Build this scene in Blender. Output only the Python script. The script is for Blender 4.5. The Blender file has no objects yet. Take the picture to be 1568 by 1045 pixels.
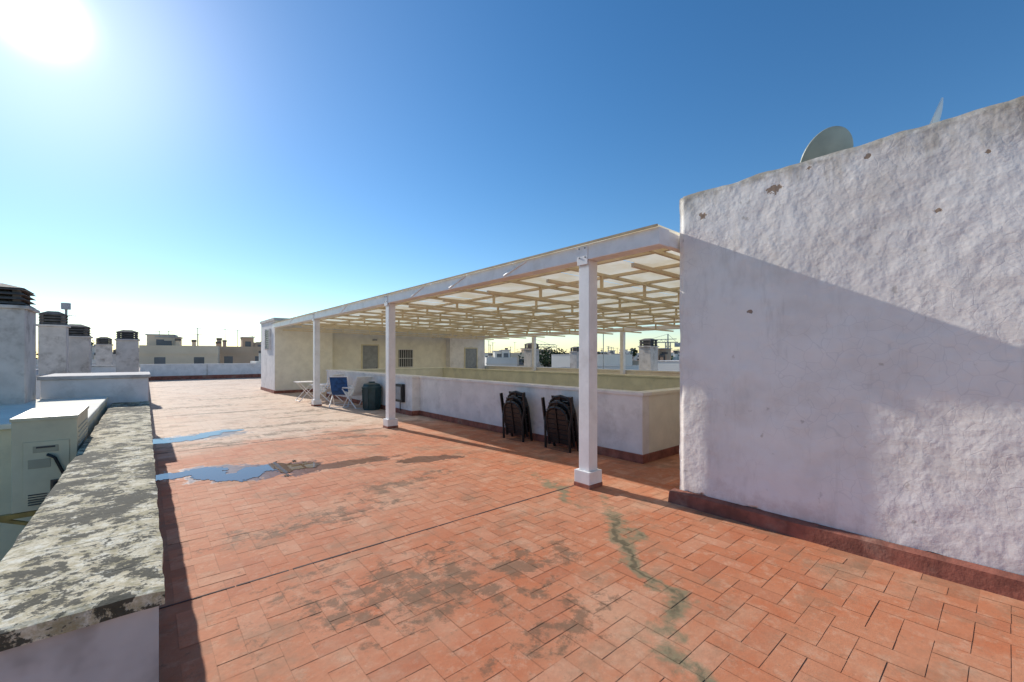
import bpy, math, random
from mathutils import Vector, Matrix, noise
random.seed(7)
S=bpy.context.scene
rad=math.radians
SUN_AZ=7.3; SUN_EL=28.1   # degrees anticlockwise from +Y, elevation
S.view_settings.view_transform='Standard'; S.view_settings.look='None'; S.view_settings.exposure=0

# ------------------------------------------------------------ node helpers
def newmat(name):
    m=bpy.data.materials.new(name); m.use_nodes=True
    nt=m.node_tree; nt.nodes.clear()
    out=nt.nodes.new('ShaderNodeOutputMaterial')
    b=nt.nodes.new('ShaderNodeBsdfPrincipled')
    nt.links.new(b.outputs[0],out.inputs[0])
    return m,nt,b
class N:
    def __init__(s,nt):
        s.nt=nt
        tc=nt.nodes.new('ShaderNodeNewGeometry'); s.pos=tc.outputs['Position']
    def lk(s,a,b):
        if hasattr(a,'is_linked') or hasattr(a,'links'): s.nt.links.new(a,b)
        else:
            try: b.default_value=a
            except Exception: b.default_value=(*a,1) if len(a)==3 else a
    def math(s,op,a,b=0.0,c=None,clamp=False):
        n=s.nt.nodes.new('ShaderNodeMath'); n.operation=op; n.use_clamp=clamp
        s.lk(a,n.inputs[0]); s.lk(b,n.inputs[1])
        if c is not None: s.lk(c,n.inputs[2])
        return n.outputs[0]
    def vmath(s,op,a,b=(0,0,0)):
        n=s.nt.nodes.new('ShaderNodeVectorMath'); n.operation=op
        s.lk(a,n.inputs[0]); s.lk(b,n.inputs[1])
        return n.outputs['Value'] if op in('LENGTH','DOT_PRODUCT') else n.outputs[0]
    def noise(s,scale,detail=4,rough=.55,vec=None,dist=0.0,col=False):
        n=s.nt.nodes.new('ShaderNodeTexNoise'); n.inputs['Scale'].default_value=scale
        n.inputs['Detail'].default_value=min(detail,5); n.inputs['Roughness'].default_value=rough
        n.inputs['Distortion'].default_value=dist
        s.lk(vec if vec is not None else s.pos,n.inputs['Vector'])
        return n.outputs['Color'] if col else n.outputs['Fac']
    def voro(s,scale,feature='F1',vec=None):
        n=s.nt.nodes.new('ShaderNodeTexVoronoi'); n.feature=feature; n.inputs['Scale'].default_value=scale
        s.lk(vec if vec is not None else s.pos,n.inputs['Vector'])
        return n.outputs['Distance']
    def rng(s,v,a,b,c=0.0,d=1.0,smooth=True):
        n=s.nt.nodes.new('ShaderNodeMapRange'); n.interpolation_type='SMOOTHSTEP' if smooth else 'LINEAR'
        s.lk(v,n.inputs[0]); 
        for i,x in zip((1,2,3,4),(a,b,c,d)): n.inputs[i].default_value=x
        return n.outputs[0]
    def mix(s,f,a,b,mode='MIX'):
        n=s.nt.nodes.new('ShaderNodeMix'); n.data_type='RGBA'; n.blend_type=mode
        s.lk(f,n.inputs[0]); s.lk(a,n.inputs[6]); s.lk(b,n.inputs[7])
        return n.outputs[2]
    def sep(s,v):
        n=s.nt.nodes.new('ShaderNodeSeparateXYZ'); s.lk(v,n.inputs[0]); return n.outputs
    def bump(s,h,strength,dist,prev=None):
        n=s.nt.nodes.new('ShaderNodeBump'); n.inputs['Strength'].default_value=strength
        n.inputs['Distance'].default_value=dist; s.lk(h,n.inputs['Height'])
        if prev is not None: s.lk(prev,n.inputs['Normal'])
        return n.outputs[0]
    def scl(s,v,sc):
        return s.vmath('MULTIPLY',v,sc)
    def blobs(s,lst,nz,namp=.6,pos=None):
        nz=s.math('MULTIPLY',s.math('SUBTRACT',nz,.5),namp*2)
        acc=None
        for (cx,cy,rx,ry,ang) in lst:
            v=s.vmath('SUBTRACT',pos if pos is not None else s.pos,(cx,cy,0))
            r=s.nt.nodes.new('ShaderNodeVectorRotate'); r.rotation_type='Z_AXIS'
            s.lk(v,r.inputs['Vector']); r.inputs['Angle'].default_value=-rad(ang)
            v=s.scl(r.outputs[0],(1/rx,1/ry,0))
            d=s.math('SUBTRACT',1.0,s.vmath('LENGTH',v))
            acc=d if acc is None else s.math('MAXIMUM',acc,d)
        return s.math('ADD',acc,nz)

def simple(name,col,rough=.6,var=.12,nsc=6,bump=0,metal=0,dirt=None):
    m,nt,b=newmat(name); n=N(nt)
    nz=n.noise(nsc,3)
    c2=tuple(max(0,x*(1-var*2)) for x in col); c1=tuple(min(1,x*(1+var*.4)) for x in col)
    c=n.mix(n.rng(nz,.3,.7),c2,c1)
    if dirt:
        c=n.mix(n.math('MULTIPLY',n.rng(n.noise(2.3,4,.7),.5,.72),dirt[1]),c,dirt[0])
    nt.links.new(c,b.inputs['Base Color']); b.inputs['Roughness'].default_value=rough
    b.inputs['Metallic'].default_value=metal
    if bump: nt.links.new(n.bump(n.noise(nsc*4,3),bump,.01),b.inputs['Normal'])
    return m

# ------------------------------------------------------------ materials
def plaster_big():
    m,nt,b=newmat('rough_white_plaster'); n=N(nt)
    xyz=n.sep(n.pos)
    stretched=n.scl(n.pos,(1,1,.3))
    lump=n.noise(5.0,3,.5)
    fine=n.noise(30,3,.55)
    wide=n.noise(1.3,4,.6)
    warp=n.vmath('ADD',n.pos,n.scl(n.noise(3,2,.5,col=True),(.25,.25,.25)))
    crack=n.voro(9,'DISTANCE_TO_EDGE',warp)
    cm=n.math('MULTIPLY',n.rng(crack,.0,.03,1,0),n.rng(n.noise(.8,2),.50,.60))
    c=n.mix(n.rng(wide,.32,.68),(.79,.725,.67),(.90,.85,.80))
    c=n.mix(n.rng(lump,.40,.66,0,.4),c,(.93,.89,.84))
    c=n.mix(n.rng(n.noise(2.6,4,.7,n.vmath('ADD',n.scl(n.pos,(1,1,.45)),(3,8,1))),.52,.74,0,.45),c,(.62,.56,.50))
    c=n.mix(n.rng(n.noise(3.4,5,.7,n.vmath('ADD',n.scl(n.pos,(1,2.2,.35)),(13,8,1))),.54,.72,0,.38),c,(.56,.50,.45))
    light_band=n.noise(1,2,.5,n.scl(n.pos,(1,.7,5.5)))
    c=n.mix(n.rng(light_band,.4,.7,0,.35),c,(.92,.88,.85))  # soft rippled light from the roof sheet, painted into the plaster colour
    top=n.math('ADD',n.rng(xyz[2],2.5,3.34),n.math('MULTIPLY',n.math('SUBTRACT',n.noise(3.5,5,.74,stretched),.5),1.8))
    c=n.mix(n.rng(top,.74,1.3,0,.8),c,(.42,.36,.29))
    edge=n.rng(n.math('ADD',xyz[2],n.math('MULTIPLY',n.math('SUBTRACT',n.noise(9,4,.7),.5),.2)),3.23,3.33,0,.8)
    c=n.mix(edge,c,(.27,.22,.16))
    low=n.math('ADD',n.rng(xyz[2],.7,.14),n.math('MULTIPLY',n.math('SUBTRACT',n.noise(6,4,.7),.5),1.3))
    c=n.mix(n.rng(low,.7,1.2,0,.4),c,(.50,.38,.33))
    c=n.mix(n.math('MULTIPLY',cm,.22),c,(.45,.42,.43))
    spots=n.rng(n.noise(9,3,.5,n.vmath('ADD',n.pos,(1,1,1))),.69,.75)
    c=n.mix(n.math('MULTIPLY',spots,.5),c,(.42,.37,.31))
    chips=None
    for (y,z,r) in ((2.08,3.05,.06),(1.42,3.14,.075),(.35,2.66,.03),(1.62,2.02,.03),(.75,3.2,.03),(1.15,3.24,.03),(.1,3.0,.025)):
        v=n.vmath('SUBTRACT',n.pos,(4.4,y,z)); d=n.math('SUBTRACT',1.0,n.vmath('LENGTH',n.scl(v,(0,1/r,1.3/r))))
        chips=d if chips is None else n.math('MAXIMUM',chips,d)
    chips=n.rng(n.math('ADD',chips,n.math('MULTIPLY',n.math('SUBTRACT',n.noise(26,4,.6),.5),2.6)),.25,.4)
    c=n.mix(chips,c,(.36,.26,.19))
    nt.links.new(c,b.inputs['Base Color']); b.inputs['Roughness'].default_value=.92
    h=n.math('ADD',n.math('MULTIPLY',lump,1.0),n.math('MULTIPLY',fine,.11))
    h=n.math('ADD',h,n.math('MULTIPLY',n.noise(10,4,.5,n.vmath('ADD',n.pos,(4,4,4))),.42))
    h=n.math('SUBTRACT',h,n.math('MULTIPLY',n.math('ADD',chips,n.math('MULTIPLY',cm,.05)),.5))
    nt.links.new(n.bump(h,.42,.036),b.inputs['Normal'])
    return m
M={}
M['plaster']=plaster_big()
M['white']=simple('white_painted_render',(.85,.80,.77),.85,.06,3,.35,dirt=((.52,.47,.43),.45))
M['cream']=simple('cream_render',(.88,.82,.68),.85,.05,3,.3,dirt=((.66,.58,.46),.3))
M['beige']=simple('beige_render',(.78,.69,.48),.85,.06,2.5,.3,dirt=((.4,.38,.3),.3))
M['steel']=simple('white_steel_paint',(.89,.86,.84),.4,.04,5,.05,dirt=((.5,.42,.35),.25))
M['truss']=simple('cream_steel_paint',(.70,.58,.38),.5,.07,5)
M['skirt']=simple('oxide_red_skirting',(.33,.11,.07),.75,.2,7,.5,dirt=((.42,.25,.18),.6))
M['dark']=simple('dark_opening',(.03,.03,.035),.4,.1)
M['grey']=simple('grey_metal',(.30,.31,.32),.45,.1,6)
M['joint']=simple('joint_sealant',(.10,.06,.05),.85,.2,8)
M['louver']=simple('weathered_concrete_louvre',(.18,.15,.13),.85,.2,8,.4)
M['stack']=simple('stack_render',(.62,.57,.53),.9,.08,4,.4,dirt=((.27,.23,.20),.8))
M['black']=simple('black_plastic',(.012,.012,.014),.38,.2,9)
M['teal']=simple('dark_teal_plastic',(.012,.05,.06),.4,.2,6)
M['blue']=simple('blue_canvas',(.02,.09,.28),.8,.2,9)
M['ac']=simple('ac_painted_steel',(.60,.54,.38),.5,.06,4,dirt=((.3,.26,.2),.35))
M['acd']=simple('ac_recess',(.36,.33,.24),.5,.06,4)
M['yellow']=simple('rusty_yellow_bracket',(.42,.27,.07),.6,.2,9)
M['dish']=simple('satellite_dish_paint',(.32,.34,.29),.5,.08,4)
M['dishw']=simple('white_dish_paint',(.88,.87,.85),.4,.03,4)
M['roofcap']=simple('tan_flashing',(.42,.31,.18),.6,.15,6)
M['roofgrey']=simple('rooftop_surface',(.42,.33,.27),.9,.15,1.5,.3,dirt=((.3,.28,.26),.6))
M['ground']=simple('city_ground',(.16,.15,.13),.95,.2,.02)
M['city1']=simple('city_white',(.74,.70,.64),.9,.06,.3)
M['city2']=simple('city_tan',(.60,.42,.29),.9,.08,.3)
M['city3']=simple('city_cream',(.76,.60,.44),.9,.06,.3)
M['city4']=simple('city_grey',(.45,.45,.47),.9,.06,.3)
M['citywin']=simple('city_window',(.10,.11,.13),.3,.2,.5)
M['leaf']=simple('tree_foliage',(.05,.085,.03),.9,.4,1.2)
M['bark']=simple('bark',(.12,.09,.06),.9,.2,4)

def lichen():
    m,nt,b=newmat('lichen_stained_coping'); n=N(nt)
    a=n.noise(6.5,5,.75,dist=.3); f=n.noise(38,4,.7); w=n.noise(2.2,3,.6)
    base=n.mix(n.rng(f,.35,.65),(.50,.41,.25),(.78,.69,.51))
    t=n.math('ADD',n.math('MULTIPLY',a,.9),n.math('ADD',n.math('MULTIPLY',f,.45),n.math('MULTIPLY',w,.5)))
    c=n.mix(n.rng(n.noise(13,5,.75,n.vmath('ADD',n.pos,(2,7,0))),.52,.60,0,.6),base,(.84,.79,.66))
    c=n.mix(n.rng(n.noise(9,5,.7,n.vmath('ADD',n.pos,(9,3,0))),.48,.60,0,.6),c,(.25,.205,.09))
    c=n.mix(n.rng(t,.90,.96,0,.94),c,(.045,.04,.025))
    y=n.sep(n.pos)[1]
    fr=n.math('ABSOLUTE',n.math('SUBTRACT',n.math('FRACT',n.math('MULTIPLY',y,1/.42)),.5))
    j=n.rng(n.math('ADD',fr,n.math('MULTIPLY',n.math('SUBTRACT',f,.5),.02)),.006,.02,1,0)
    c=n.mix(n.math('MULTIPLY',j,.3),c,(.12,.11,.08))
    nt.links.new(c,b.inputs['Base Color']); b.inputs['Roughness'].default_value=.95
    h=n.math('SUBTRACT',n.math('ADD',f,n.math('MULTIPLY',a,.6)),n.math('MULTIPLY',j,.5))
    nt.links.new(n.bump(h,.5,.010),b.inputs['Normal'])
    return m
M['lichen']=lichen()

def floor_mat(mortar=False):
    m,nt,b=newmat('terrace_mortar' if mortar else 'terracotta_terrace_tiles'); n=N(nt)
    xyz=n.sep(n.pos)
    big=n.noise(.55,4,.6); mid=n.noise(2.4,5,.65); fine=n.noise(40,3,.65); nb=n.noise(5.5,5,.74,dist=.2)
    wp=n.vmath('ADD',n.pos,n.scl(n.vmath('SUBTRACT',n.noise(1.6,4,.6,col=True),(.5,.5,.5)),(.9,.9,0)))
    if mortar: tv=.5
    else:
        at=nt.nodes.new('ShaderNodeAttribute'); at.attribute_name='tilecol'; tv=at.outputs['Fac']
    c=n.mix(n.rng(big,.32,.68),(.56,.19,.085),(.61,.25,.13))
    c=n.mix(n.rng(mid,.45,.70,0,.65),c,(.55,.145,.052))
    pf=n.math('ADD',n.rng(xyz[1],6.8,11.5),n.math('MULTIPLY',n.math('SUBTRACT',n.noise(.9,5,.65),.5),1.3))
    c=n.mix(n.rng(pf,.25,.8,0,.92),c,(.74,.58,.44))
    pale=n.rng(n.noise(1.0,5,.7,n.vmath('ADD',n.pos,(5,5,0))),.48,.68,0,.5)
    c=n.mix(pale,c,(.66,.41,.26))
    nn=n.noise(8,5,.74,n.vmath('ADD',n.pos,(3,1,0)))
    c=n.mix(n.rng(nn,.50,.66,0,.38),c,(.70,.44,.29))
    if not mortar:
        c=n.mix(n.math('MULTIPLY',n.rng(tv,.80,1.0),.25),c,(.72,.45,.30))
        c=n.mix(n.math('MULTIPLY',n.rng(tv,.2,0.0),.3),c,(.38,.13,.07))
    gr=n.noise(1.7,5,.74,n.vmath('ADD',n.pos,(11,2,0)))
    c=n.mix(n.rng(gr,.48,.70,0,.75 if mortar else .6),c,(.29,.185,.11))
    c=n.mix(n.rng(n.noise(13,4,.75,n.vmath('ADD',n.pos,(21,2,0))),.58,.70,0,.45),c,(.26,.16,.09))
    ln=n.rng(n.blobs([(3.0,2.0,1.7,.11,47),(3.75,3.6,.9,.08,75),(2.05,.6,.9,.10,80)],nb,1.2,wp),.0,.7,0,.85)
    c=n.mix(ln,c,(.22,.205,.115))
    lc=n.rng(n.blobs([(3.0,2.0,1.8,.06,47),(2.05,.6,.9,.06,80)],nb,.6,wp),.40,.85,0,.8)
    c=n.mix(lc,c,(.085,.08,.045))
    sl=[(1.45,2.75,1.2,.6,-20),(2.25,2.35,.7,.4,30),(1.9,1.7,.6,.3,0),(1.3,4.4,1.3,.3,5),(2.6,11.0,2.0,.3,-3),(3.6,13.2,1.3,.5,8),(1.2,16.5,1.6,.6,0),(3.1,8.4,1.4,.3,-30),(2.5,5.0,1.0,.35,10),(1.0,9.3,1.4,.3,-10),(2.4,19,1.8,.6,0),(2.3,9.9,1.5,.25,12)]
    sb=n.blobs(sl,nb,2.4,wp)
    c=n.mix(n.rng(sb,.28,.95,0,.95 if mortar else .66),c,(.11,.085,.05))
    sb2=n.blobs([(2.6,10.9,2.2,.14,-4),(3.0,12.3,1.6,.16,6),(1.9,14.4,2.0,.2,-3),(2.9,7.6,.9,.10,-42),(3.3,9.2,1.2,.14,-20)],nb,.9,wp)
    c=n.mix(n.rng(sb2,.15,.75,0,.75),c,(.20,.16,.10))
    wet=n.rng(n.blobs([(2.2,6.42,1.1,.22,-4),(3.35,5.85,.6,.24,-20),(1.0,6.9,1.2,.55,-35),(.7,10.4,1.1,.5,0),(1.65,6.75,.5,.28,0)],n.noise(4.2,5,.7,dist=.3),.85),.16,.25)
    c=n.mix(n.math('MULTIPLY',wet,.85),c,(.13,.055,.03))
    if mortar:
        c=n.mix(.32,c,(.22,.115,.065))
    c=n.mix(n.rng(fine,.3,.7,.0,.18),c,(.38,.17,.10))
    nt.links.new(c,b.inputs['Base Color'])
    r=n.math('SUBTRACT',.8,n.math('MULTIPLY',wet,.5))
    nt.links.new(r,b.inputs['Roughness']); b.inputs['Specular IOR Level'].default_value=.3
    nt.links.new(n.bump(n.noise(22,4,.65),.4,.006),b.inputs['Normal'])
    return m
M['tile']=floor_mat(False); M['mortar']=floor_mat(True)

def water():
    m,nt,b=newmat('shallow_water'); n=N(nt)
    b.inputs['Base Color'].default_value=(.10,.06,.045,1); b.inputs['Roughness'].default_value=.015
    b.inputs['IOR'].default_value=1.7
    nt.links.new(n.bump(n.noise(3,2),.02,.01),b.inputs['Normal'])
    return m
M['water']=water()

def sheet():
    m=bpy.data.materials.new('translucent_roof_sheet'); m.use_nodes=True; nt=m.node_tree; nt.nodes.clear(); n=N(nt)
    o=nt.nodes.new('ShaderNodeOutputMaterial'); d=nt.nodes.new('ShaderNodeBsdfDiffuse'); t=nt.nodes.new('ShaderNodeBsdfTranslucent'); mx=nt.nodes.new('ShaderNodeMixShader')
    nz=n.noise(1.5,3,.6)
    c=n.mix(n.rng(nz,.35,.65),(.80,.68,.46),(.90,.84,.68))
    nt.links.new(c,d.inputs[0]); nt.links.new(c,t.inputs[0]); mx.inputs[0].default_value=.62
    nt.links.new(d.outputs[0],mx.inputs[1]); nt.links.new(t.outputs[0],mx.inputs[2]); nt.links.new(mx.outputs[0],o.inputs[0])
    return m
M['sheet']=sheet()

# ------------------------------------------------------------ mesh builder
class MB:
    def __init__(s): s.v=[];s.f=[];s.m=[];s.mats=[]
    def mi(s,k):
        if k not in s.mats: s.mats.append(k)
        return s.mats.index(k)
    def add(s,vs,fs,k):
        o=len(s.v); s.v+= [tuple(x) for x in vs]; i=s.mi(k)
        for f in fs: s.f.append([o+a for a in f]); s.m.append(i)
    def box(s,x0,x1,y0,y1,z0,z1,k,M4=None):
        vs=[Vector((x,y,z)) for z in (z0,z1) for y in (y0,y1) for x in (x0,x1)]
        if M4 is not None: vs=[M4@v for v in vs]
        s.add(vs,[(0,2,3,1),(4,5,7,6),(0,1,5,4),(2,6,7,3),(0,4,6,2),(1,3,7,5)],k)
    def cyl(s,cx,cy,z0,z1,r0,r1,k,n=16):
        vs=[(cx+r*math.cos(2*math.pi*i/n),cy+r*math.sin(2*math.pi*i/n),z) for r,z in((r0,z0),(r1,z1)) for i in range(n)]
        fs=[(i,(i+1)%n,n+(i+1)%n,n+i) for i in range(n)]+[tuple(range(n))[::-1],tuple(range(n,2*n))]
        s.add(vs,fs,k)
    def bar(s,p,q,w,h,k):
        p=Vector(p);q=Vector(q);d=q-p;L=d.length;d.normalize()
        up=Vector((0,0,1)) if abs(d.z)<.95 else Vector((0,1,0))
        r=d.cross(up).normalized(); u=r.cross(d)
        vs=[a+r*(sx*w/2)+u*(sz*h/2) for a in(p,q) for sz in(-1,1) for sx in(-1,1)]
        s.add(vs,[(0,1,3,2),(4,6,7,5),(0,4,5,1),(2,3,7,6),(0,2,6,4),(1,5,7,3)],k)
    def tube(s,pts,r,k,n=8):
        for p,q in zip(pts,pts[1:]):
            p=Vector(p);q=Vector(q);d=(q-p).normalized()
            up=Vector((0,0,1)) if abs(d.z)<.95 else Vector((0,1,0))
            a=d.cross(up).normalized(); b=a.cross(d)
            vs=[c+a*(r*math.cos(2*math.pi*i/n))+b*(r*math.sin(2*math.pi*i/n)) for c in(p,q) for i in range(n)]
            s.add(vs,[(i,(i+1)%n,n+(i+1)%n,n+i) for i in range(n)]+[tuple(range(n))[::-1],tuple(range(n,2*n))],k)
    def build(s,name,bevel=0,smooth=False,parent=None):
        me=bpy.data.meshes.new(name); me.from_pydata(s.v,[],s.f)
        for k in s.mats: me.materials.append(M[k])
        me.polygons.foreach_set('material_index',s.m)
        if smooth: me.polygons.foreach_set('use_smooth',[True]*len(s.f))
        me.update()
        import bmesh
        bm=bmesh.new(); bm.from_mesh(me); bmesh.ops.recalc_face_normals(bm,faces=bm.faces); bm.to_mesh(me); bm.free()
        o=bpy.data.objects.new(name,me); S.collection.objects.link(o)
        if bevel:
            b=o.modifiers.new('b','BEVEL'); b.width=bevel; b.segments=2; b.limit_method='ANGLE'
        if parent: o.parent=parent
        return o

# ------------------------------------------------------------ ground + terrace slab
b=MB(); b.add([(-3000,-3000,-15),(3000,-3000,-15),(3000,3000,-15),(-3000,3000,-15)],[(0,1,2,3)],'ground'); b.build('ground')
b=MB()
WX0,WX1,WY0,WY1=5.6,10.7,3.56,17.4   # light well ring outer
def slab(x0,x1,y0,y1):
    b.box(x0,x1,y0,y1,-.4,0,'mortar')
slab(-.0,WX0+.1,-6,36); slab(-1.6,0,-6,1.9); slab(WX0+.1,WX1-.1,-6,WY0+.1); slab(WX0+.1,WX1-.1,WY1-.1,36); slab(WX1-.1,15.4,-6,36)
b.build('terrace_slab')
b=MB(); b.box(0,5.5,-6,36,-15,-.41,'cream'); b.box(10.8,15.4,-6,36,-15,-.41,'cream'); b.box(5.5,10.8,17.5,36,-15,-.41,'cream'); b.box(5.5,10.8,-6,3.5,-15,-.41,'cream')
b.box(5.5,10.8,3.5,17.5,-6,-5.8,'roofgrey'); b.box(-1.6,0,-6,1.9,-15,-.41,'cream')
b.build('apartment_block')
# herringbone tiles
W=.14; g=.0022
vs=[];fs=[];tc=[]
def tile(x0,x1,y0,y1):
    z=.0018+random.uniform(-.0006,.0008); tx=random.uniform(-.0006,.0006); ty=random.uniform(-.0006,.0006)
    jx=random.uniform(-.0016,.0016); jy=random.uniform(-.0016,.0016); o=len(vs)
    q=lambda: random.uniform(-.0014,.0014)
    vs.extend([(x0+g+jx+q(),y0+g+jy+q(),z-tx-ty),(x1-g+jx+q(),y0+g+jy+q(),z+tx-ty),(x1-g+jx+q(),y1-g+jy+q(),z+tx+ty),(x0+g+jx+q(),y1-g+jy+q(),z-tx+ty)])
    fs.append((o,o+1,o+2,o+3)); tc.append(random.random())
def inside(x,y):
    if x<.02 and not (y<1.86 and x>-1.55): return False
    if x>15.2 or y>35.8 or y<-5.8: return False
    if WX0-.14<x<WX1 and WY0-.14<y<WY1: return False
    if x>4.2 and 20.1<y<23.1: return False
    if x>4.3 and y<2.35 : return False
    if x>5.6 and y>23: return False
    return True
for i in range(-14,112):
    for j in range(-44,262):
        c=(i-j)%4
        if c==0 and inside(i*W,j*W) and inside((i+2)*W-.01,j*W): tile(i*W,(i+2)*W,j*W,(j+1)*W)
        elif c==3 and inside(i*W,j*W) and inside(i*W,(j+2)*W-.01): tile(i*W,(i+1)*W,j*W,(j+2)*W)
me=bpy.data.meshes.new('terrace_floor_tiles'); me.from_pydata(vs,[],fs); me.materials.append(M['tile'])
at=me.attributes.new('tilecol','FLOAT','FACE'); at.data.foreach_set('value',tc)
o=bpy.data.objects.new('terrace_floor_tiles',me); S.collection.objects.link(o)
b=MB()
for y in (3.5,9.05,14.4,20.0,28):
    x=.06
    while x<4.0:
        x2=min(4.03,x+random.uniform(.2,.5)); hw=random.uniform(.005,.009)
        b.box(x,x2,y-hw,y+hw,.0005,.0045,'joint'); x=x2+random.choice((0,0,.01,.03))
b.build('expansion_joint')

# puddles: thin water sheets with ragged outlines; grid cells kept where the noisy depth is positive
def puddle(spine,name,seed):
    st=.012; xs=[p[0] for p in spine]; ysp=[p[1] for p in spine]
    x0,x1=.05,max(xs)+.5; y0,y1=min(ysp)-.6,max(ysp)+.6
    nx=int((x1-x0)/st); ny=int((y1-y0)/st)
    def val(x,y):
        best=-9
        for (ax,ay,aw),(bx_,by_,bw) in zip(spine,spine[1:]):
            dx=bx_-ax;dy=by_-ay; t=max(0,min(1,((x-ax)*dx+(y-ay)*dy)/(dx*dx+dy*dy)))
            d=math.hypot(x-ax-t*dx,y-ay-t*dy); v=1-d/(aw+(bw-aw)*t); best=max(best,v)
        if best<-2: return -1
        return best+noise.fractal(Vector((x*3.6,y*2.8,seed)),.9,2,5)*1.0
    V={};vs=[];fs=[]
    def vid(i,j):
        if (i,j) not in V: V[(i,j)]=len(vs); vs.append((x0+i*st,y0+j*st,.0065))
        return V[(i,j)]
    for i in range(nx):
        for j in range(ny):
            if val(x0+(i+.5)*st,y0+(j+.5)*st)>.12: fs.append((vid(i,j),vid(i+1,j),vid(i+1,j+1),vid(i,j+1)))
    me=bpy.data.meshes.new(name); me.from_pydata(vs,[],fs); me.materials.append(M['water'])
    ob=bpy.data.objects.new(name,me); S.collection.objects.link(ob)
puddle([(.05,7.3,.18),(.55,7.2,.26),(.85,6.75,.30),(1.2,6.75,.36),(1.55,6.8,.32),(1.85,6.6,.12)],'puddle',3)
puddle([(.05,10.3,.34),(.67,10.4,.30),(1.4,10.8,.18)],'puddle',8)

# ------------------------------------------------------------ plaster wall / stair housing on the right
def grid_panel(mb,fn,nu,nv,k):
    vs=[fn(u/nu,v/nv) for v in range(nv+1) for u in range(nu+1)]
    fs=[(v*(nu+1)+u,v*(nu+1)+u+1,(v+1)*(nu+1)+u+1,(v+1)*(nu+1)+u) for v in range(nv) for u in range(nu)]
    mb.add(vs,fs,k)
b=MB()
def fw(u,v):
    y=2.36-u*7.3; z=.13+v*3.19
    p=Vector((0,y,z))
    d=noise.fractal(p*.9,1,2,2)*.008+noise.fractal(p*4,1,2,2)*.0025
    x=4.40-d
    if v>.995: x+=.02; z+=noise.fractal(Vector((y*3,0,5)),1,2,4)*.018-.002
    if v<.006: z+=.018+noise.fractal(Vector((y*3.5,9,5)),1,2,4)*.03
    if u<.004: x+=.025; y-=.008-noise.fractal(Vector((z*3,0,5)),1,2,4)*.01
    return (x,y,z)
grid_panel(b,fw,280,120,'plaster')
ob=b.build('stair_housing',smooth=True)
b=MB(); b.box(4.43,9.6,-4.9,2.335,0,3.30,'plaster'); c=b.build('housing_core'); c.parent=ob
b=MB()
b.add([(4.395,-4.9,.15),(4.395,2.40,.15),(4.345,-4.9,.125),(4.345,2.43,.125),(4.335,-4.9,0),(4.335,2.44,0),(4.45,2.40,.15),(4.45,2.43,.125),(4.45,2.44,0)],
 [(0,1,3,2),(2,3,5,4),(1,6,7,3),(3,7,8,5)],'skirt')
c=b.build('skirting'); c.parent=ob

# satellite dishes on the housing roof
def dish(name,loc,az,el,r,k,zbase):
    a=rad(az);e=rad(el)
    ax=Vector((math.sin(a)*math.cos(e),math.cos(a)*math.cos(e),math.sin(e)))
    rt=ax.cross(Vector((0,0,1))).normalized(); up=rt.cross(ax)
    R=Matrix((rt,up,ax)).transposed().to_4x4(); R.translation=Vector(loc)
    b=MB(); n=48; rings=8; vs=[];fs=[]
    for side in(0,1):
        for i in range(rings+1):
            q=r*i/rings
            for j in range(n):
                t=2*math.pi*j/n; vs.append(R@Vector((q*math.cos(t),q*1.08*math.sin(t),q*q*.22/r+(.006 if side==0 else -.006))))
    T=(rings+1)*n
    for side in(0,1):
        for i in range(rings):
            for j in range(n):
                o=side*T; fs.append((o+i*n+j,o+i*n+(j+1)%n,o+(i+1)*n+(j+1)%n,o+(i+1)*n+j))
    for j in range(n): fs.append((rings*n+j,rings*n+(j+1)%n,T+rings*n+(j+1)%n,T+rings*n+j))
    b.add(vs,fs,k)
    c=Vector(loc); f=c+ax*r*.7-up*r*.85
    b.tube([c-up*r*.95,f],.010,'grey'); b.tube([f,f+up*.05-ax*.03],.02,'grey')
    b.tube([c-ax*.01,c-ax*.08],.03,'grey'); b.tube([c-ax*.08,Vector((c.x-ax.x*.08,c.y-ax.y*.08,zbase))],.02,'grey')
    q=Vector((c.x-ax.x*.08,c.y-ax.y*.08,zbase)); b.box(q.x-.12,q.x+.12,q.y-.12,q.y+.12,zbase-.01,zbase+.02,'grey')
    b.build(name,smooth=False)
dish('satellite_dish',(5.5,1.24,3.66),30,28,.30,'dish',3.31)
dish('satellite_dish',(5.5,.45,3.68),-13,20,.23,'dishw',3.31)

# ------------------------------------------------------------ left parapet
b=MB()
PY0,PY1=2.02,10.5
def fp(u,v):
    x=-.455+v*.51; y=PY0+u*(PY1-PY0)
    z=.75+noise.fractal(Vector((x*4,y*2,0)),1,2,4)*.006
    if v<.01: x+=noise.fractal(Vector((0,y*3,4)),1,2,5)*.012; z-=.006
    if v>.99: x+=noise.fractal(Vector((3,y*3,4)),1,2,5)*.009; z-=.006
    if u<.001: y+=noise.fractal(Vector((x*5,3,4)),1,2,5)*.012; z-=.006
    return (x,y,z)
grid_panel(b,fp,260,16,'lichen')
nu,nv=260,16
def side(pts_top):
    o=[tuple(p) for p in pts_top]; lo=[(p[0],p[1],.69) for p in pts_top]; n=len(o)
    b.add(o+lo,[(i,i+1,n+i+1,n+i) for i in range(n-1)],'lichen')
side([fp(i/nu,1) for i in range(nu+1)]); side([fp(i/nu,0) for i in range(nu+1)]); side([fp(0,j/nv) for j in range(nv+1)])
b.add([(-.45,PY0+.005,.69),(.05,PY0+.005,.69),(.05,PY1,.69),(-.45,PY1,.69)],[(0,1,2,3)],'lichen')
b.box(-.42,.038,PY0+.03,PY1,-15,.688,'stack')
b.build('parapet_wall')
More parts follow.
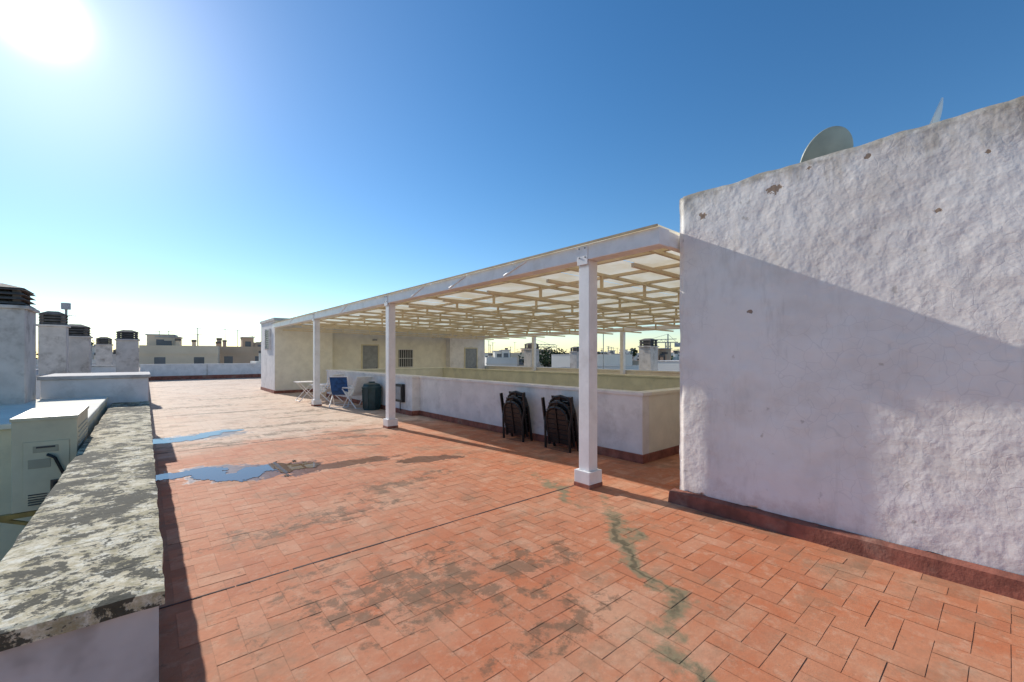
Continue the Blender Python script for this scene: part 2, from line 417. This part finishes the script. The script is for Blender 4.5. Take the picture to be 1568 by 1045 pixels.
b=MB(); b.box(.04,.05,PY0+.04,10.4,0,.10,'skirt'); b.build('skirting_board')
b=MB(); b.box(-1.8,-1.6,-6,1.9,-15,.75,'white'); b.box(-1.82,-1.58,-6,1.92,.75,.80,'lichen'); b.build('parapet_wall')

b=MB(); b.box(-1.33,.045,10.5,12.2,-4,1.19,'white'); b.box(-1.36,.075,10.46,12.24,1.19,1.25,'stack'); b.build('duct_enclosure',bevel=.01)
b=MB(); b.box(-.25,-.01,12.2,36,-15,.55,'white'); b.box(-.28,.02,12.24,36,.55,.6,'stack'); b.build('parapet_wall')
b=MB(); b.box(-.25,15.6,36,36.25,-15,1.0,'white'); b.box(-.28,15.63,35.97,36.28,1.0,1.05,'white'); b.box(.0,15.3,35.96,36,0,.26,'skirt'); 
for x in (3.2,7.5,11.8): b.box(x,x+.05,35.95,35.96,.26,1.0,'stack')
b.build('boundary_wall')
b=MB(); b.box(15.4,15.6,2.4,36,-15,.95,'cream'); b.box(15.36,15.64,2.4,36,.95,1.0,'cream'); b.build('boundary_wall')

# neighbour light-well wall + AC
b=MB(); b.box(-6,-.52,6.95,10.45,-15,.82,'beige'); b.box(-6,-.50,6.90,10.45,.82,.88,'cream'); b.build('neighbour_building',bevel=.01)
b=MB(); b.box(-9,-6.0,-6,10,-15,.6,'beige'); b.build('neighbour_building')
b=MB()
ax0,ax1,ay0,ay1,az0,az1=-.90,-.49,5.75,6.75,.20,1.04
b.box(ax0,ax1,ay0,ay1,az0,az1-.03,'ac'); b.box(ax0-.01,ax1+.01,ay0-.012,ay1+.01,az1-.03,az1,'ac')
b.box(ax0+.07,ax1-.05,ay0-.012,ay0,az0+.10,az0+.62,'ac')
b.box(ax0+.13,ax0+.29,ay0-.018,ay0-.012,az0+.52,az0+.58,'acd'); b.box(ax0+.15,ax0+.27,ay0-.024,ay0-.018,az0+.56,az0+.575,'dark')
b.box(ax0+.10,ax0+.24,ay0-.017,ay0-.012,az0+.38,az0+.46,'acd')
for i in range(5): b.box(ax0+.10,ax0+.22,ay0-.018,ay0-.012,az0+.05+i*.022,az0+.06+i*.022,'dark')
b.box(ax1-.17,ax1-.03,ay0-.03,ay0-.012,az0+.12,az0+.26,'dark')
b.tube([(ax0+.22,ay0-.03,az0+.50),(ax0+.27,ay0-.05,az0+.47),(ax1-.08,ay0-.05,az0+.30),(ax1-.04,ay0-.05,az0+.25),(ax1-.10,ay0-.05,az0+.12)],.013,'black')
b.tube([(ax1-.14,ay0-.04,az0+.24),(ax1-.15,ay0-.05,az0+.02),(ax1-.1,ay0-.04,az0-.08)],.013,'black')
for i in range(14): b.box(ax1,ax1+.006,ay0+.1,ay1-.1,az0+.12+i*.045,az0+.13+i*.045,'acd')
b.box(ax0-.1,ax1+.0,ay0+.0,ay0+.05,az0-.05,az0-.005,'yellow'); b.box(ax0-.1,ax1,ay1-.15,ay1-.1,az0-.05,az0-.005,'yellow')
b.bar((ax0-.1,ay0+.02,az0-.03),(ax1,ay0+.02,az0-.25),.03,.03,'yellow')
b.build('air_conditioner_unit',bevel=.006)

# chimneys
def chimney(x,y,w,z0,zt,ch,nsl=4,tall=True):
    b=MB(); h=w/2; zb=zt-ch
    b.box(x-h,x+h,y-h,y+h,z0,zb,'stack'); b.box(x-h-.04,x+h+.04,y-h-.04,y+h+.04,zb,zb+.05,'stack')
    b.box(x-h*.55,x+h*.55,y-h*.55,y+h*.55,zb+.05,zt-.02,'dark')
    st=(ch-.06)/nsl
    for i in range(nsl):
        z=zb+.07+i*st; t=st*.55
        a=h*1.02; c=h*.90
        vs=[(x-a,y-a,z),(x+a,y-a,z),(x+a,y+a,z),(x-a,y+a,z),(x-c,y-c,z+t),(x+c,y-c,z+t),(x+c,y+c,z+t),(x-c,y+c,z+t)]
        b.add(vs,[(3,2,1,0),(4,5,6,7),(0,1,5,4),(1,2,6,5),(2,3,7,6),(3,0,4,7)],'louver')
    for sx in(-1,1):
        for sy in(-1,1): b.box(x+sx*h*.78-.04,x+sx*h*.78+.04,y+sy*h*.78-.04,y+sy*h*.78+.04,zb+.05,zt-.02,'louver')
    b.add([(x-h*1.0,y-h,zt-.03),(x+h,y-h,zt-.03),(x+h,y+h,zt-.03),(x-h,y+h,zt-.03),(x-h*.4,y-h*.4,zt+.05),(x+h*.4,y-h*.4,zt+.05),(x+h*.4,y+h*.4,zt+.05),(x-h*.4,y+h*.4,zt+.05)],
      [(3,2,1,0),(4,5,6,7),(0,1,5,4),(1,2,6,5),(2,3,7,6),(3,0,4,7)],'louver')
    b.build('chimney_stack',bevel=.008)
chimney(-1.80,10.05,.86,-4,2.64,.34)
chimney(-1.84,16.5,.50,-.2,2.72,.36)
chimney(-1.60,18.5,.62,-.2,2.50,.36)
chimney(-1.46,27.6,.55,-.2,2.42,.34)
chimney(-.50,21.4,.62,-.2,2.50,.34)
chimney(-2.5,33,.5,-.2,2.1,.3); chimney(-4.6,30,.6,-.2,2.2,.3); chimney(-1.2,34.5,.5,-.2,1.95,.3)
chimney(17.1,18.2,.62,-.5,2.3,.36)
chimney(17.8,11.0,.62,-.5,2.35,.36)
chimney(19.9,17.2,.55,-.5,2.1,.3)
b=MB(); b.box(-26,-.30,12.3,60,-15,.35,'roofgrey')
for (x0,x1,y0,y1,z) in ((-26,-.3,14.0,14.2,1.12),(-12,-.3,24,24.2,1.15),(-26,-.3,36.3,36.5,1.1),(-3.2,-3.0,14.2,24,1.05),(-9,-5,26,30,1.6)):
    b.box(x0,x1,y0,y1,.35,z,'white'); b.box(x0-.03,x1+.03,y0-.03,y1+.03,z,z+.05,'stack')
b.build('neighbour_building')
b=MB(); b.box(15.7,40,-6,40,-15,-.4,'roofgrey')
for (x0,x1,y0,y1,z) in ((21,21.2,0,40,.75),(15.7,40,22,22.2,.7),(15.7,40,9,9.2,.6),(27,31,12,17,1.2),(33,39,26,32,1.7)):
    b.box(x0,x1,y0,y1,-.4,z,'city1'); b.box(x0-.03,x1+.03,y0-.03,y1+.03,z,z+.05,'stack')
b.build('neighbour_building')

# ------------------------------------------------------------ light well parapet ring
b=MB()
t=.18; zt=1.0
b.box(WX0,WX0+t,WY0,10.35,-5.8,zt,'white')
b.box(WX0-.22,WX0+t,10.352,WY1,-5.8,zt,'white')
b.box(WX0+t+.001,WX1-t-.001,WY0+.001,WY0+t,-5.8,zt-.001,'cream')
b.box(WX0+t+.001,WX1-t-.001,WY1-t,WY1-.001,-5.8,zt-.001,'cream')
b.box(WX1-t,WX1,WY0+.002,WY1-.002,-5.8,zt-.001,'beige')
z0,z1=zt+.001,zt+.05
b.box(WX0-.03,WX0+t+.03,WY0-.03,10.30,z0,z1,'white'); b.box(WX0-.25,WX0+t+.03,10.301,WY1+.03,z0,z1,'white')
b.box(WX0+t+.031,WX1-t-.031,WY0-.03,WY0+t+.03,z0,z1,'cream'); b.box(WX0+t+.031,WX1-t-.031,WY1-t-.03,WY1+.03,z0,z1,'cream')
b.box(WX1-t-.03,WX1+.03,WY0-.03,WY1+.03,z0,z1,'beige')
b.box(WX0-.025,WX0-.001,WY0-.025,10.35,0,.13,'skirt'); b.box(WX0-.245,WX0-.221,10.325,WY1,0,.13,'skirt'); b.box(WX0-.22,WX0-.026,10.325,10.350,0,.13,'skirt')
b.box(WX0,WX1,WY0-.025,WY0-.001,0,.13,'skirt')
b.build('light_well_parapet',bevel=.006)

# ------------------------------------------------------------ terrace room at the end
b=MB(); zr=3.08
b.box(4.15,6.5,20.2,23,0,zr,'cream'); b.box(6.5,12.8,20.6,22.99,0,zr-.002,'cream'); b.box(12.8,15.2,20.2,23,0,zr,'white')
b.box(4.141,4.149,20.2,23,0,zr,'white')
b.box(4.10,6.55,20.15,23.05,zr+.001,zr+.12,'stack'); b.box(6.551,15.25,20.15,23.05,zr+.001,zr+.11,'stack')
b.box(4.10,4.14,21.0,21.8,1.9,2.75,'dark')
for i in range(9): b.bar((4.09,21.0,1.93+i*.095),(4.09,21.8,1.93+i*.095),.05,.03,'grey')
for y in(20.97,21.83): b.box(4.07,4.14,y-.03,y+.03,1.87,2.78,'white')
b.box(4.12,4.14,20.2,23,0,.14,'skirt')
def door(x0,x1,y,z,k):
    b.box(x0-.06,x0,y-.04,y,0,z+.06,'beige'); b.box(x1,x1+.06,y-.04,y,0,z+.06,'beige'); b.box(x0,x1,y-.04,y,z,z+.06,'beige')
    b.box(x0,x1,y-.015,y-.002,0,z,k); b.box(x0+.1,x1-.1,y-.022,y-.016,.15,.95,k); b.box(x0+.1,x1-.1,y-.022,y-.016,1.1,z-.12,k)
    b.box(x1-.1,x1-.07,y-.07,y-.02,.98,1.02,'louver')
door(8.04,8.82,20.6,2.1,'grey'); door(13.8,14.6,20.2,2.0,'grey')
b.box(9.94,10.74,20.57,20.598,1.0,1.92,'dark')
for i in range(8): b.box(9.96+i*.105,9.975+i*.105,20.53,20.545,1.0,1.92,'steel')
for z in(1.0,1.45,1.9): b.box(9.9,10.78,20.53,20.55,z,z+.025,'steel')
b.box(8.55,8.75,20.5,20.6,2.35,2.42,'grey')
b.box(4.1,15.2,20.13,20.2,0,.12,'skirt')
b.build('terrace_room',bevel=.006)

# ------------------------------------------------------------ pergola
PX=4.14; FX=15.2; root=bpy.data.objects.new('pergola',None); S.collection.objects.link(root)
PYS,PYE=2.37,20.1
cols=[3.39,8.98,14.4]
b=MB()
for y in cols:
    b.box(PX-.08,PX+.08,y-.08,y+.08,.2,2.755,'steel')
    b.box(PX-.12,PX+.12,y-.12,y+.12,.05,.2,'steel'); b.box(PX-.125,PX+.125,y-.125,y+.125,.0,.05,'skirt')
    b.box(PX-.112,PX-.101,y-.08,y+.08,2.70,2.93,'steel')
    for dy in(-.045,.045):
        for z in(2.79,2.90): b.tube([(PX-.112,y+dy,z),(PX-.122,y+dy,z)],.012,'grey')
for y in (5.2,10.6,16.0):
    b.box(FX-.08,FX+.08,y-.08,y+.08,0,2.6,'steel')
b.build('columns',bevel=.008,parent=root)
b=MB()
b.box(PX-.1,PX+.1,PYS,PYE,2.757,2.94,'steel')
b.box(FX-.08,FX+.08,PYS,PYE,2.60,2.76,'steel')
for y in (4.7,6.2,7.6,11.7,17.2): b.bar((PX-.108,y-.30,2.92),(PX-.108,y+.20,2.78),.012,.025,'steel')
b.bar((PX+.1,PYS+.05,2.85),(FX-.08,PYS+.05,2.73),.08,.16,'steel')
b.build('edge_beams',bevel=.006,parent=root)
b=MB()
def zroof(x): return 2.91-(x-PX)/(FX-PX)*.12
y=PYS+.45; ys=[]
while y<20: ys.append(y); y+=1.37
for y in ys:
    x0,x1=PX+.1,FX-.08
    b.bar((x0,y,zroof(x0)-.03),(x1,y,zroof(x1)-.03),.045,.045,'truss')
    b.bar((x0,y,zroof(x0)-.27),(x1,y,zroof(x1)-.27),.045,.045,'truss')
    n=9
    for i in range(1,n):
        x=x0+(x1-x0)*i/n; b.bar((x,y,zroof(x)-.25),(x,y,zroof(x)-.05),.04,.04,'truss')
x=PX+.75
while x<FX:
    b.bar((x,PYS,zroof(x)+.015),(x,PYE,zroof(x)+.015),.05,.045,'truss'); x+=.95
for x in (7.9,11.6):
    b.bar((x,PYS,zroof(x)-.27),(x,PYE,zroof(x)-.27),.035,.035,'truss')
b.build('roof_trusses',parent=root)
b=MB()
zz=.042
xe=PX-.13
npan=15; dy=(PYE-PYS)/npan
for i in range(npan):
    y0=PYS+i*dy; y1=y0+dy-.006
    b.add([(xe,y0,zroof(xe)+zz),(FX+.1,y0,zroof(FX)+zz),(FX+.1,y1,zroof(FX)+zz+.004),(xe,y1,zroof(xe)+zz+.004)],[(0,1,2,3)],'sheet')
b.build('roof_sheets',parent=root)
b=MB()
b.bar((xe-.006,PYS,zroof(xe)+.035),(xe-.006,PYE,zroof(xe)+.035),.012,.025,'roofcap')
b.build('roof_edge_flashing',parent=root)

# ------------------------------------------------------------ furniture
def folded_lounger(y,x=5.52,h=.92,w=.56,name='folded_garden_chair'):
    b=MB(); tilt=rad(9)
    R=Matrix.Translation((x,y,0))@Matrix.Rotation(rad(90),4,'Z')@Matrix.Rotation(-tilt,4,'X')
    def L(px,py,pz): return R@Vector((px,py,pz))
    for layer,(dy,sc,zo) in enumerate(((.0,1.0,.0),(.08,.93,-.02),(.15,.86,-.03))):
        ww=w*sc/2; hh=h*sc
        prof=[(-ww,.12),(-ww,hh*.72),(-ww*.86,hh*.88),(-ww*.5,hh*.97),(0,hh),(ww*.5,hh*.97),(ww*.86,hh*.88),(ww,hh*.72),(ww,.12)]
        pts=[L(a,dy,c+zo) for a,c in prof]
        b.tube(pts,.026,'black')
        z=.16
        while z<hh*.93:
            k=ww if z<hh*.72 else ww*math.sqrt(max(.05,1-((z-hh*.72)/(hh*.30))**2))
            b.box(-k,k,dy-.008,dy+.008,z+zo,z+.079+zo,'black',R); z+=.085
        b.bar(L(0,dy,.14),L(0,dy,hh),.05,.02,'black')
    b.tube([L(-w*.5,.22,.0),L(-w*.5,.17,h*.45),L(-w*.58,.10,h*.78),L(-w*.62,.12,h*1.0)],.022,'black')
    b.bar(L(-w*.62,.12,h*.75),L(-w*.62,.12,h*1.04),.06,.03,'black')
    b.bar(L(w*.56,.12,h*.55),L(w*.56,.12,h*.98),.06,.03,'black')
    b.tube([L(w*.5,.22,.0),L(w*.5,.17,h*.45),L(w*.55,.12,h*.62)],.022,'black')
    b.tube([L(-w*.5,.22,.02),L(w*.5,.22,.02)],.02,'black')
    for s in(-1,1): b.tube([L(s*w*.5,0,.0),L(s*w*.5,0,.2)],.024,'black')
    b.build(name,bevel=.003)
folded_lounger(6.15); folded_lounger(5.0)

def folding_table(x,y):
    b=MB(); b.box(x-.35,x+.35,y-.3,y+.3,.66,.685,'steel')
    for s in(-1,1):
        b.tube([(x-.3,y+s*.26,0),(x+.28,y+s*.24,.66)],.014,'steel'); b.tube([(x+.3,y+s*.26,0),(x-.28,y+s*.24,.66)],.014,'steel')
    b.tube([(x-.3,y-.26,.02),(x-.3,y+.26,.02)],.012,'steel'); b.tube([(x+.3,y-.26,.02),(x+.3,y+.26,.02)],.012,'steel')
    b.build('folding_table')
folding_table(4.35,16.3)
def deck_chair(x,y,ang,k):
    b=MB(); R=Matrix.Translation((x,y,0))@Matrix.Rotation(rad(ang),4,'Z')
    L=lambda a,c,d: R@Vector((a,c,d))
    for s in(-.27,.27):
        b.tube([L(-.45,s,0),L(.45,s,.62)],.016,'steel'); b.tube([L(.30,s,0),L(-.50,s,.95)],.016,'steel')
        b.tube([L(-.30,s,.62),L(.38,s,.60)],.022,'steel')
    b.tube([L(-.50,-.27,.95),L(-.50,.27,.95)],.013,'steel'); b.tube([L(.45,-.27,.62),L(.45,.27,.62)],.013,'steel')
    b.tube([L(-.45,-.27,0),L(-.45,.27,0)],.013,'steel'); b.tube([L(.30,-.27,0),L(.30,.27,0)],.013,'steel')
    prof=[(-.50,.94),(-.38,.70),(-.26,.48),(-.12,.36),(.08,.34),(.26,.42),(.44,.61)]
    for i,((a,c),(d,e)) in enumerate(zip(prof,prof[1:])):
        b.add([L(a,-.25,c),L(a,.25,c),L(d,.25,e),L(d,-.25,e)],[(0,1,2,3)],k)
    b.build('folding_deck_chair')
deck_chair(4.75,13.9,60,'blue'); deck_chair(5.0,13.3,100,'steel'); deck_chair(4.75,15.35,120,'steel')
b=MB(); bx,by=5.1,12.35
pr=[(0,.24),(.05,.25),(.62,.28),(.64,.30),(.68,.30),(.70,.27),(.76,.24),(.80,.10)]
for (z0,r0),(z1,r1) in zip(pr,pr[1:]): b.cyl(bx,by,z0,z1,r0,r1,'teal',8)
for i in range(8):
    a=2*math.pi*(i)/8; b.bar((bx+.25*math.cos(a),by+.25*math.sin(a),.05),(bx+.28*math.cos(a),by+.28*math.sin(a),.6),.03,.03,'teal')
b.box(bx-.08,bx+.08,by-.04,by+.04,.79,.83,'teal')
b.build('compost_bin')
b=MB(); b.box(5.28,5.375,10.75,11.15,.33,.82,'black'); b.box(5.255,5.28,10.80,11.10,.40,.75,'grey'); b.tube([(5.33,10.95,.33),(5.33,10.95,.1)],.015,'black')
b.build('electric_meter_box',bevel=.01)

# ------------------------------------------------------------ distant city
def building(x,y,w,d,zt,k,rot=0,fl=3.0,pent=True):
    b=MB(); R=Matrix.Translation((x,y,0))@Matrix.Rotation(rad(rot),4,'Z')
    b.box(-w/2,w/2,-d/2,d/2,-15,zt-.8,k,R)
    t=.25
    b.box(-w/2,w/2,-d/2,-d/2+t,zt-.8,zt,k,R); b.box(-w/2,w/2,d/2-t,d/2,zt-.8,zt,k,R)
    b.box(-w/2,-w/2+t,-d/2+t,d/2-t,zt-.8,zt,k,R); b.box(w/2-t,w/2,-d/2+t,d/2-t,zt-.8,zt,k,R)
    b.box(-w/2-.1,w/2+.1,-d/2-.12,-d/2-.001,zt-1.1,zt-.85,k,R)
    for f in range(3):
        z=zt-2.9-f*fl
        n=max(2,int(w/3))
        for i in range(n):
            cx=-w/2+(i+.5)*w/n; b.box(cx-.55,cx+.55,-d/2-.03,-d/2-.002,z,z+1.4,'citywin',R)
            b.box(cx-.7,cx+.7,-d/2-.12,-d/2-.002,z-.18,z-.05,k,R)
        n=max(2,int(d/3))
        for i in range(n):
            cy=-d/2+(i+.5)*d/n; b.box(-w/2-.03,-w/2-.002,cy-.5,cy+.5,z,z+1.4,'citywin',R)
    if pent:
        for _ in range(2):
            pw=w*random.uniform(.15,.35); px=random.uniform(-w/3,w/3); ph=random.uniform(.6,1.6)
            py=random.uniform(-.1,.1)*d
            b.box(px-pw/2,px+pw/2,py-d/5,py+d/5,zt-.8,zt+ph,k,R); b.box(px-pw/2-.15,px+pw/2+.15,py-d/5-.15,py+d/5+.15,zt+ph,zt+ph+.12,'city4',R)
            b.box(px-.4,px+.4,py-d/5-.03,py-d/5-.002,zt-.7,zt+ph*.6,'citywin',R)
        for _ in range(5):
            px=random.uniform(-w/2.3,w/2.3); py=random.uniform(-d/3,d/3); hh=random.uniform(.3,1.1); q=random.uniform(.18,.35)
            b.box(px-q,px+q,py-q,py+q,zt-.8,zt+hh,k,R); b.box(px-q-.06,px+q+.06,py-q-.06,py+q+.06,zt+hh,zt+hh+.3,'louver',R)
    for _ in range(4):
        px=random.uniform(-w/2.5,w/2.5); hh=random.uniform(1.2,3.0)
        b.bar(R@Vector((px,0,zt-.8)),R@Vector((px,0,zt+hh)),.07,.07,'grey')
        b.bar(R@Vector((px-.45,0,zt+hh-.1)),R@Vector((px+.45,0,zt+hh-.1)),.05,.05,'grey')
        for q in range(5): b.bar(R@Vector((px-.4+q*.2,-.3,zt+hh-.1)),R@Vector((px-.4+q*.2,.3,zt+hh-.1)),.03,.03,'grey')
    b.build('apartment_building')
ks=['city1','city2','city3','city1','city3','city1']
building(4.0,74,8,9,2.9,'city3',-8); building(12.0,82,8,10,3.0,'city2',-5); building(22,92,11,10,2.0,'city3',-10)
building(-8,70,10,10,1.2,'city1',-5); building(-22,85,14,12,1.9,'city1',0); building(-40,70,14,12,1.4,'city3',5); building(14,60,8,8,.9,'city1',-5)
for i in range(34):
    a=rad(random.uniform(-25,98)); D=random.uniform(90,330)
    building(D*math.sin(a),D*math.cos(a),random.uniform(9,20),random.uniform(9,16),1.6+D*random.uniform(-.014,.009),random.choice(ks),-math.degrees(a)+random.uniform(-20,20))
for i in range(16):
    a=rad(37+i*1.9); D=random.uniform(60,140)
    building(D*math.sin(a),D*math.cos(a),random.uniform(5,10),8,1.0+D*random.uniform(-.008,.007),random.choice(ks),-math.degrees(a)+random.uniform(-15,15))

b=MB()
for (tx,ty,r,zc) in ((56,55,3.0,1.0),(60,50,2.6,.4),(49,70,2.6,.6),(66,40,2.6,.6),(-6,95,3.5,1.4),(-16,100,3,1.2)):
    b.cyl(tx,ty,-15,zc,.35,.15,'bark',8)
    for i in range(5):
        a=random.uniform(0,6.28); b.bar((tx,ty,zc-2.5),(tx+r*.6*math.cos(a),ty+r*.6*math.sin(a),zc+random.uniform(-.5,1)),.12,.12,'bark')
    cl=[(tx+random.gauss(0,r*.45),ty+random.gauss(0,r*.45),zc+random.gauss(0,r*.3),r*random.uniform(.25,.5)) for _ in range(16)]
    for (cx,cy,cz,cr) in cl:
        for _ in range(80):
            v=Vector((random.gauss(0,1),random.gauss(0,1),random.gauss(0,1))).normalized()*cr*random.uniform(.6,1.05)
            p=Vector((cx,cy,cz))+v; q=Vector((random.uniform(-1,1),random.uniform(-1,1),random.uniform(-1,1))).normalized()*.22; s=q.cross(v).normalized()*.18
            b.add([p-q,p+s,p+q,p-s],[(0,1,2,3)],'leaf')
b.build('distant_trees')
def crane(x,y,h,j,ang):
    b=MB(); w=.8
    for sx in(-w,w):
        for sy in(-w,w): b.bar((x+sx,y+sy,-15),(x+sx,y+sy,h),.35,.35,'grey')
    z=-15
    while z<h-2: b.bar((x-w,y-w,z),(x+w,y-w,z+2),.15,.15,'grey'); b.bar((x+w,y+w,z),(x-w,y+w,z+2),.15,.15,'grey'); z+=2
    a=rad(ang); d=Vector((math.cos(a),math.sin(a),0)); c=Vector((x,y,h))
    b.bar(c-d*j*.35,c+d*j,.5,.4,'grey'); b.bar(c-d*j*.3+Vector((0,0,1.6)),c+d*j*.95+Vector((0,0,1.2)),.3,.3,'grey')
    n=int(j/2)
    for i in range(n): b.bar(c+d*(i*2),c+d*(i*2+1)+Vector((0,0,1.3)),.14,.14,'grey'); b.bar(c+d*(i*2+1)+Vector((0,0,1.3)),c+d*(i*2+2),.14,.14,'grey')
    b.bar(c,c+Vector((0,0,4)),.4,.4,'grey'); b.bar(c+Vector((0,0,4)),c+d*j*.7+Vector((0,0,1.3)),.12,.12,'grey'); b.bar(c+Vector((0,0,4)),c-d*j*.3,.12,.12,'grey')
    b.box((c-d*j*.33).x-1,(c-d*j*.33).x+1,(c-d*j*.33).y-1,(c-d*j*.33).y+1,h-2.2,h-.3,'city4')
    b.build('tower_crane')
crane(191,107.5,8.0,13,119); crane(152,159,6,11,-44)

# antennas
b=MB(); b.tube([(-1.72,17.6,.3),(-1.72,17.6,3.05)],.028,'grey')
b.cyl(-1.72,17.55,2.92,3.10,.10,.10,'city4',14); b.tube([(-1.92,17.6,2.75),(-1.52,17.6,2.75)],.012,'grey'); b.build('television_antenna')
for (x,y,h) in ((17.3,13.2,3.1),(18.6,15.3,2.9),(-7,28,3.6),(-5,22,2.6),(-.9,30,2.9)):
    b=MB(); b.tube([(x,y,-.4),(x,y,h)],.02,'grey'); b.tube([(x-.4,y+.2,h-.05),(x+.4,y-.2,h-.05)],.012,'grey')
    for q in range(7): b.tube([(x-.36+q*.12,y+.18-q*.06-.15,h-.05),(x-.36+q*.12,y+.18-q*.06+.15,h-.05)],.008,'grey',5)
    b.build('television_antenna')

# ------------------------------------------------------------ light
az=rad(SUN_AZ); el=rad(SUN_EL)
sd=Vector((-math.sin(az)*math.cos(el),math.cos(az)*math.cos(el),math.sin(el)))
L=bpy.data.lights.new('sun','SUN'); L.energy=5.0; L.angle=rad(.55); L.color=(1.0,.95,.86)
so=bpy.data.objects.new('sun',L); S.collection.objects.link(so); so.rotation_euler=sd.to_track_quat('Z','Y').to_euler(); so.location=(0,0,30)
w=bpy.data.worlds.new('World'); S.world=w; w.use_nodes=True; nt=w.node_tree; nt.nodes.clear(); n=N(nt)
sky=nt.nodes.new('ShaderNodeTexSky'); sky.sky_type='NISHITA'; sky.sun_disc=False; sky.sun_elevation=el; sky.sun_rotation=-az
sky.altitude=0; sky.air_density=1.0; sky.dust_density=0.05; sky.ozone_density=2.4
hs=nt.nodes.new('ShaderNodeHueSaturation'); hs.inputs['Saturation'].default_value=1.27; nt.links.new(sky.outputs[0],hs.inputs['Color'])
bg=nt.nodes.new('ShaderNodeBackground'); bg.inputs[1].default_value=.142; nt.links.new(hs.outputs[0],bg.inputs[0])
tcn=nt.nodes.new('ShaderNodeTexCoord')
dt=n.math('MAXIMUM',n.vmath('DOT_PRODUCT',n.vmath('NORMALIZE',tcn.outputs['Generated']),tuple(sd)),0.0)
gl=n.math('ADD',n.math('MULTIPLY',n.math('POWER',dt,1600.0),2.5),n.math('ADD',n.math('MULTIPLY',n.math('POWER',dt,60.0),.42),n.math('MULTIPLY',n.math('POWER',dt,8.0),.11)))
b2=nt.nodes.new('ShaderNodeBackground'); b2.inputs[0].default_value=(1,.98,.97,1); nt.links.new(gl,b2.inputs[1])
ad=nt.nodes.new('ShaderNodeAddShader'); nt.links.new(bg.outputs[0],ad.inputs[0]); nt.links.new(b2.outputs[0],ad.inputs[1])
wo=nt.nodes.new('ShaderNodeOutputWorld'); nt.links.new(ad.outputs[0],wo.inputs[0])

# ------------------------------------------------------------ camera
cam=bpy.data.cameras.new('camera'); co=bpy.data.objects.new('camera',cam); S.collection.objects.link(co)
co.location=(0,0,1.6); co.rotation_euler=(rad(90),0,rad(-40.6)); cam.lens=15.04; cam.sensor_width=36; cam.shift_y=.0143
cam.clip_start=.05; cam.clip_end=8000
S.camera=co
